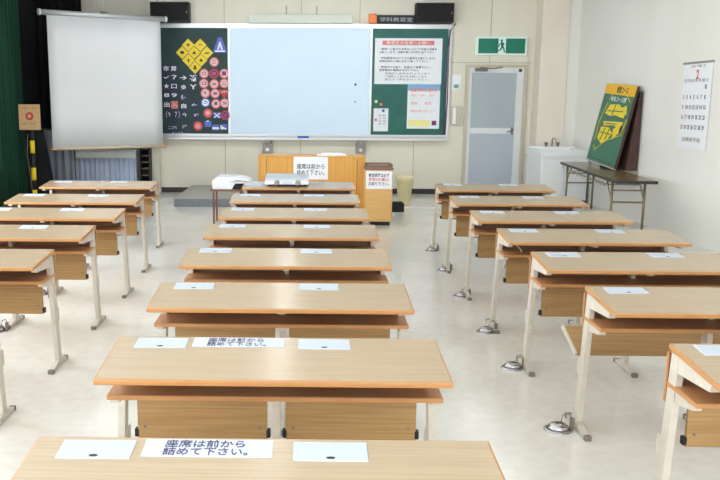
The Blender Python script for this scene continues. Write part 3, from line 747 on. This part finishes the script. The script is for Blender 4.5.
for ch in t.children: ch.scale = (.86, 1, .95)
# device on the far desk
dx, dy = DESKS['M7'].location.x, DESKS['M7'].location.y
t = thing('projector', 'flat silver and white device standing on the farthest middle desk', 'projector', (-.21, dy+.23, ZT+TL*.52+.005))
m = MB(); m.box(-.25, .23, -.16, .16, .012, .055, bev=.01); m.build('lower_case', M['white'], t)
m = MB(); m.prism([(-.16, .055), (-.15, .07), (.16, .108), (.16, .055)], -.245, .225, 'x'); m.build('upper_case', M['silver'], t)
for x in (-.12, .11):
    m = MB().lathe([(.028, 0), (.03, .012), (.02, .016)], seg=16); m.xf(Matrix.Translation((x, -.16, .033)) @ Matrix.Rotation(PI/2, 4, 'X')); m.build('dial', M['grey'], t)
MB().box(-.06, .05, -.168, -.158, .018, .05, bev=.004).build('lens', M['silver'], t)
for x in (-.2, .19):
    for y in (-.12, .12): MB().lathe([(.015, -.003), (.015, .013)], x, y, 12).build('foot', M['black'], t)
t = thing('paper_sheet', 'loose pale sheet lying left of the silver device on the farthest middle desk', 'paper sheet', (-.60, dy+.27, ZT+TL*.6))
m = MB(); m.box(-.1, .1, -.1, .1, .001, .0025)
for v in m.bm.verts: v.co.z += TL*v.co.y/D
m.build('sheet', M['silver'], t)

# ------------------------------------------------------------------ sink in the corner
t = thing('sink_cabinet', 'white sink cabinet in the far right corner beside the door', 'sink', (4.17, 14.88, 0))
m = MB(); m.box(-.37, .38, -.46, .52, .06, .70, bev=.004); m.build('body', M['sinkwhite'], t)
m = MB(); m.box(-.34, .36, -.43, .5, 0, .06); m.build('plinth', M['cap'], t)
m = MB(); m.box(-.39, .40, -.50, .55, .70, .715); m.box(-.39, .40, -.50, -.42, .715, .80, bev=.01); m.box(-.39, .40, .35, .55, .715, .82, bev=.01); m.box(-.39, -.31, -.42, .35, .715, .80, bev=.008); m.box(.30, .40, -.42, .35, .715, .80, bev=.008)
m.build('basin', M['sinkwhite'], t)
for a, b in ((-.36, .0), (.01, .37)):
    dd = MB().box(a, b, -.475, -.46, .09, .68, bev=.003).build('door', M['sinkwhite'], t)
    hx = b-.04 if a < -.1 else a+.04
    MB().box(hx-.008, hx+.008, -.49, -.475, .54, .64, bev=.003).build('handle', M['alu'], dd)
m = MB(); m.tube([(.02, .42, .82), (.02, .42, .92), (.02, .38, .95), (.02, .22, .94), (.02, .18, .90)], .013); m.build('faucet', M['chrome'], t)
for x in (-.08, .12):
    m = MB(); m.lathe([(.022, .82), (.022, .86), (.03, .865), (.03, .885)], x, .42, 14); m.build('tap_handle', M['cap'], t)

for ch in t.children: ch.scale = (1, 1, 1.085)

# ------------------------------------------------------------------ folding table along the right wall
t0 = Vector((3.77, 10.83, 0)); ax = Vector((4.05-3.77, 14.3-10.88, 0)); Lt = ax.length; a = math.atan2(-ax.x, ax.y)
t = thing('folding_table', 'long brown folding table with metal legs along the right wall', 'table', t0, a)
WT = .50
m = MB(); m.box(0, WT, 0, Lt, .662, .70, mi=1, bev=.006); m.box(.006, WT-.006, .006, Lt-.006, .6995, .7008, mi=0); m.build('tabletop', [M['tabletop'], M['tabedge']], t)
for y in (.35, Lt-.35):
    for x in (.05, WT-.05):
        lg = MB().tube([(x, y, .012), (x, y, .67)], .017, 10).build('leg', M['tableg'], t)
        MB().lathe([(.022, 0), (.022, .014)], x, y, 12).build('foot', M['black'], lg)
    MB().tube([(.05, y, .40), (WT-.05, y, .40)], .011).build('crossbar', M['tableg'], t)
    MB().tube([(.05, y, .55), (WT-.05, y, .55)], .009).build('crossbar', M['tableg'], t)
    s = 1 if y < 1 else -1
    for x in (.05, WT-.05):
        m = MB(); m.tube([(x, y, .42), (x, y+s*.28, .655)], .008); m.build('brace', M['tableg'], t)
for i in range(10):
    y0 = .7+(Lt-1.4)*i/10; y1 = y0+(Lt-1.4)/10
    m = MB(); m.tube([(.06, y0, .60), (.06, (y0+y1)/2, .565), (.06, y1, .60)], .005, 6); m.build('rack_wire', M['tableg'], t); m = MB(); m.tube([(WT-.06, y0, .60), (WT-.06, (y0+y1)/2, .565), (WT-.06, y1, .60)], .005, 6)
    m.build('rack_wire', M['tableg'], t)
m = MB()
for x in (.06, WT-.06): m.tube([(x, .6, .60), (x, Lt-.6, .60)], .006, 6)
for y in (.6, Lt-.6): m.tube([(.06, y, .60), (WT-.06, y, .60)], .006, 6); m.tube([(.06, y, .60), (.06, y, .675)], .006, 6); m.tube([(WT-.06, y, .60), (WT-.06, y, .675)], .006, 6)
m.build('rack_frame', M['tableg'], t)

# leaning map board: corners in the plane that leans on the right wall
C4 = 'POSTER'
bl, br_, tr, tl_ = Vector((4.285, 13.66, .79)), Vector((4.275, 12.29, .722)), Vector((4.494, 12.279, 1.869)), Vector((4.505, 13.75, 1.925))
t = thing('map_board', 'green board with a yellow map drawing and yellow banner leaning on the right wall', 'display board', ((bl+br_)/2).to_tuple()[:2]+(.702,))
O = Vector(t.location)
Xd = (br_-bl).normalized(); Wb = (br_-bl).length-.10
Yd = ((tl_-bl)-Xd*(tl_-bl).dot(Xd)); Hb = Yd.length; Yd.normalize(); N = Xd.cross(Yd).normalized()
F = Matrix(((Xd.x, Yd.x, N.x, bl.x-O.x), (Xd.y, Yd.y, N.y, bl.y-O.y), (Xd.z, Yd.z, N.z, bl.z-O.z), (0, 0, 0, 1)))
def brd(mb, name, m, par=None): mb.xf(F); return mb.build(name, m, par or t)
g = brd(MB().box(0, Wb, 0, Hb, -.03, 0, bev=.004), 'panel', M['mapgreen'])
brd(MB().box(.0, Wb, Hb-.15, Hb, .0005, .004), 'banner', M['orangeyel'])
brd(MB().box(-.006, .0, 0, Hb, -.03, .006), 'edge_strip', M['grey']); brd(MB().box(Wb, Wb+.012, 0, Hb, -.03, .006), 'edge_strip', M['darkbrown']); brd(MB().box(0, Wb, -.012, 0, -.03, .006), 'edge_strip', M['cream'])
brd(MB().box(Wb*.04, Wb*.96, .04, .048, .0005, .003), 'border_line', M['hole'])
def P3(x, y, z=.005): v = F @ Vector((x, y, z)); return v
text_mesh('title', ['教習コース'], M['hole'], t, P3(.40*Wb, Hb-.03, .0045), Xd, Yd, .09, width=.36*Wb, bold=.002)
text_mesh('subtitle', ['本免コース図'], M['paper'], t, P3(.27*Wb, Hb-.175, .001), Xd, Yd, .07, width=.5*Wb, bold=.001)
# yellow course drawing
def poly(pts, z0=.0005, z1=.003): return MB().prism([(p*Wb, q*Hb) for p, q in pts], z0, z1, 'z')
brd(poly([(.20, .62), (.30, .74), (.60, .76), (.86, .66), (.84, .60), (.55, .62), (.40, .60)]), 'course_block', M['yellow'])
brd(poly([(.70, .72), (.84, .76), (.90, .66), (.84, .63)]), 'course_block', M['yellow'])
brd(poly([(.22, .52), (.88, .56), (.80, .46), (.60, .50), (.28, .47)]), 'course_block', M['yellow'])
brd(poly([(.16, .30), (.20, .45), (.46, .46), (.62, .40), (.50, .30), (.34, .24)]), 'course_block', M['yellow'])
brd(poly([(.62, .46), (.80, .50), (.82, .42), (.66, .32)]), 'course_block', M['yellow'])
for a_, b_ in (((.28, .66), (.78, .68)), ((.3, .5), (.7, .52)), ((.28, .28), (.36, .44)), ((.44, .3), (.5, .44)), ((.2, .38), (.56, .38)), ((.45, .62), (.5, .75))):
    m = MB(); m.tube([Vector((a_[0]*Wb, a_[1]*Hb, .003)), Vector((b_[0]*Wb, b_[1]*Hb, .003))], .008, 6); brd(m, 'course_line', M['mapgreen'])
for pts in ([(.22, .80), (.30, .88), (.72, .90), (.92, .80)], [(.12, .2), (.18, .14), (.5, .3), (.9, .4), (.95, .6)], [(.1, .26), (.08, .5), (.2, .76)]):
    m = MB(); m.tube([Vector((p*Wb, q*Hb, .002)) for p, q in pts], .006, 6); brd(m, 'route_line', M['yellow'])
m = MB().lathe([(.05, 0), (.05, .004)], seg=16); m.xf(Matrix.Translation((.86*Wb, .47*Hb, .001))); brd(m, 'black_mark', M['hole'])
# dark brown wedge behind the board
m = MB(); m.prism([(4.42, .703), (4.575, .703), (4.575, 1.78), (4.545, 1.78)], 12.36, 13.45, 'y', 0); 
o = m.build('board_wedge', M['darkbrown'], origin=(4.49, 12.7, .703)); tag(o, 'dark brown wedge behind the leaning green board', 'box')

# calendar
INK3 = mat('calendar_heading_ink', (110, 110, 126), .6)
t = thing('wall_calendar', 'large white paper calendar with red and black figures on the right wall', 'calendar', (XR-.004, 10.72, 1.09))
FX, FY = Vector((0, -1, 0)), Vector((0, 0, 1))
m = MB(); m.box(-.006, -.002, -.40, .40, 0, 1.02); m.build('sheet', M['paper'], t)
m = MB(); m.box(-.012, .0, -.41, .41, 1.0, 1.025); m.build('binding', M['grey'], t)
text_mesh('month', ['2'], M['inkred'], t, (-.0065, .02, .95), FX, FY, .13, width=.07, bold=.004)
text_mesh('year', ['2020 令和二年'], M['cap'], t, (-.0065, .18, .99), FX, FY, .03, width=.4)
text_mesh('weekdays', ['日月火水木金土'], INK3, t, (-.0065, .33, .83), FX, FY, .04, width=.66)
INK2 = mat('calendar_ink', (96, 98, 116), .6)
day = 0
for i in range(5):
    for c_ in range(7):
        if i == 0 and c_ < 6: continue
        day += 1
        if day > 29: continue
        text_mesh('figure', [str(day)], M['inkred'] if c_ == 0 else INK2, t, (-.0065, .345-.098*c_, .765-.118*i), FX, FY, .058, width=.035 if day < 10 else .062, bold=.002)
text_mesh('footer', ['自動車学校'], M['cap'], t, (-.0065, .26, .14), FX, FY, .05, width=.5)

# ------------------------------------------------------------------ lights
def area(name, loc, rot, sx, sy, e, col):
    l = bpy.data.lights.new(name, 'AREA'); l.shape = 'RECTANGLE'; l.size = sx; l.size_y = sy; l.energy = e; l.color = col
    o = bpy.data.objects.new(name, l); COL.objects.link(o); o.location = loc; o.rotation_euler = rot
    return o
for i, (a, b) in enumerate(WIN):
    area('daylight_and_fill', (XL-.15, (a+b)/2, 1.8), (0, -PI/2, 0), 1.9, b-a, (60, 90, 190, 330)[i], (.93, .97, 1))
for a, b in WB_ADDED:
    area('daylight_and_fill', ((a+b)/2, YF-.15, 1.8), (PI/2, 0, 0), b-a, 1.9, 130, (.93, .97, 1))  # frontal fill through the added rear windows
w = bpy.data.worlds.new('sky'); scene.world = w; w.use_nodes = True
w.node_tree.nodes['Background'].inputs['Color'].default_value = (.75, .87, 1, 1); w.node_tree.nodes['Background'].inputs['Strength'].default_value = 1.5

# ------------------------------------------------------------------ camera
f, pitch, yaw, roll, H, cx, cy = 882.15, .1927, -.0140, .0053, 1.6422, 293.95, 272.41
cam = bpy.data.cameras.new('camera'); co = bpy.data.objects.new('camera', cam); COL.objects.link(co)
cam.sensor_width = 36; cam.lens = f/720*36; cam.shift_x = (360-cx)/720; cam.shift_y = (cy-240)/720; cam.clip_start = .05
c, s = math.cos(yaw), math.sin(yaw); Rr = Vector((c, -s, 0)); yp = Vector((s, c, 0))
cp, sp = math.cos(pitch), math.sin(pitch); Fw = cp*yp+Vector((0, 0, -sp)); Up = sp*yp+Vector((0, 0, cp))
cr_, sr_ = math.cos(roll), math.sin(roll)
X = cr_*Rr+sr_*Up; Y = -sr_*Rr+cr_*Up; Z = -Fw
co.matrix_world = Matrix(((X.x, Y.x, Z.x, 0), (X.y, Y.y, Z.y, 0), (X.z, Y.z, Z.z, H), (0, 0, 0, 1)))
scene.camera = co
scene.view_settings.view_transform = 'Standard'; scene.view_settings.look = 'None'; scene.view_settings.gamma = 1
scene.view_settings.use_curve_mapping = False
scene.view_settings.exposure = 0.52
scene.cycles.max_bounces = 8
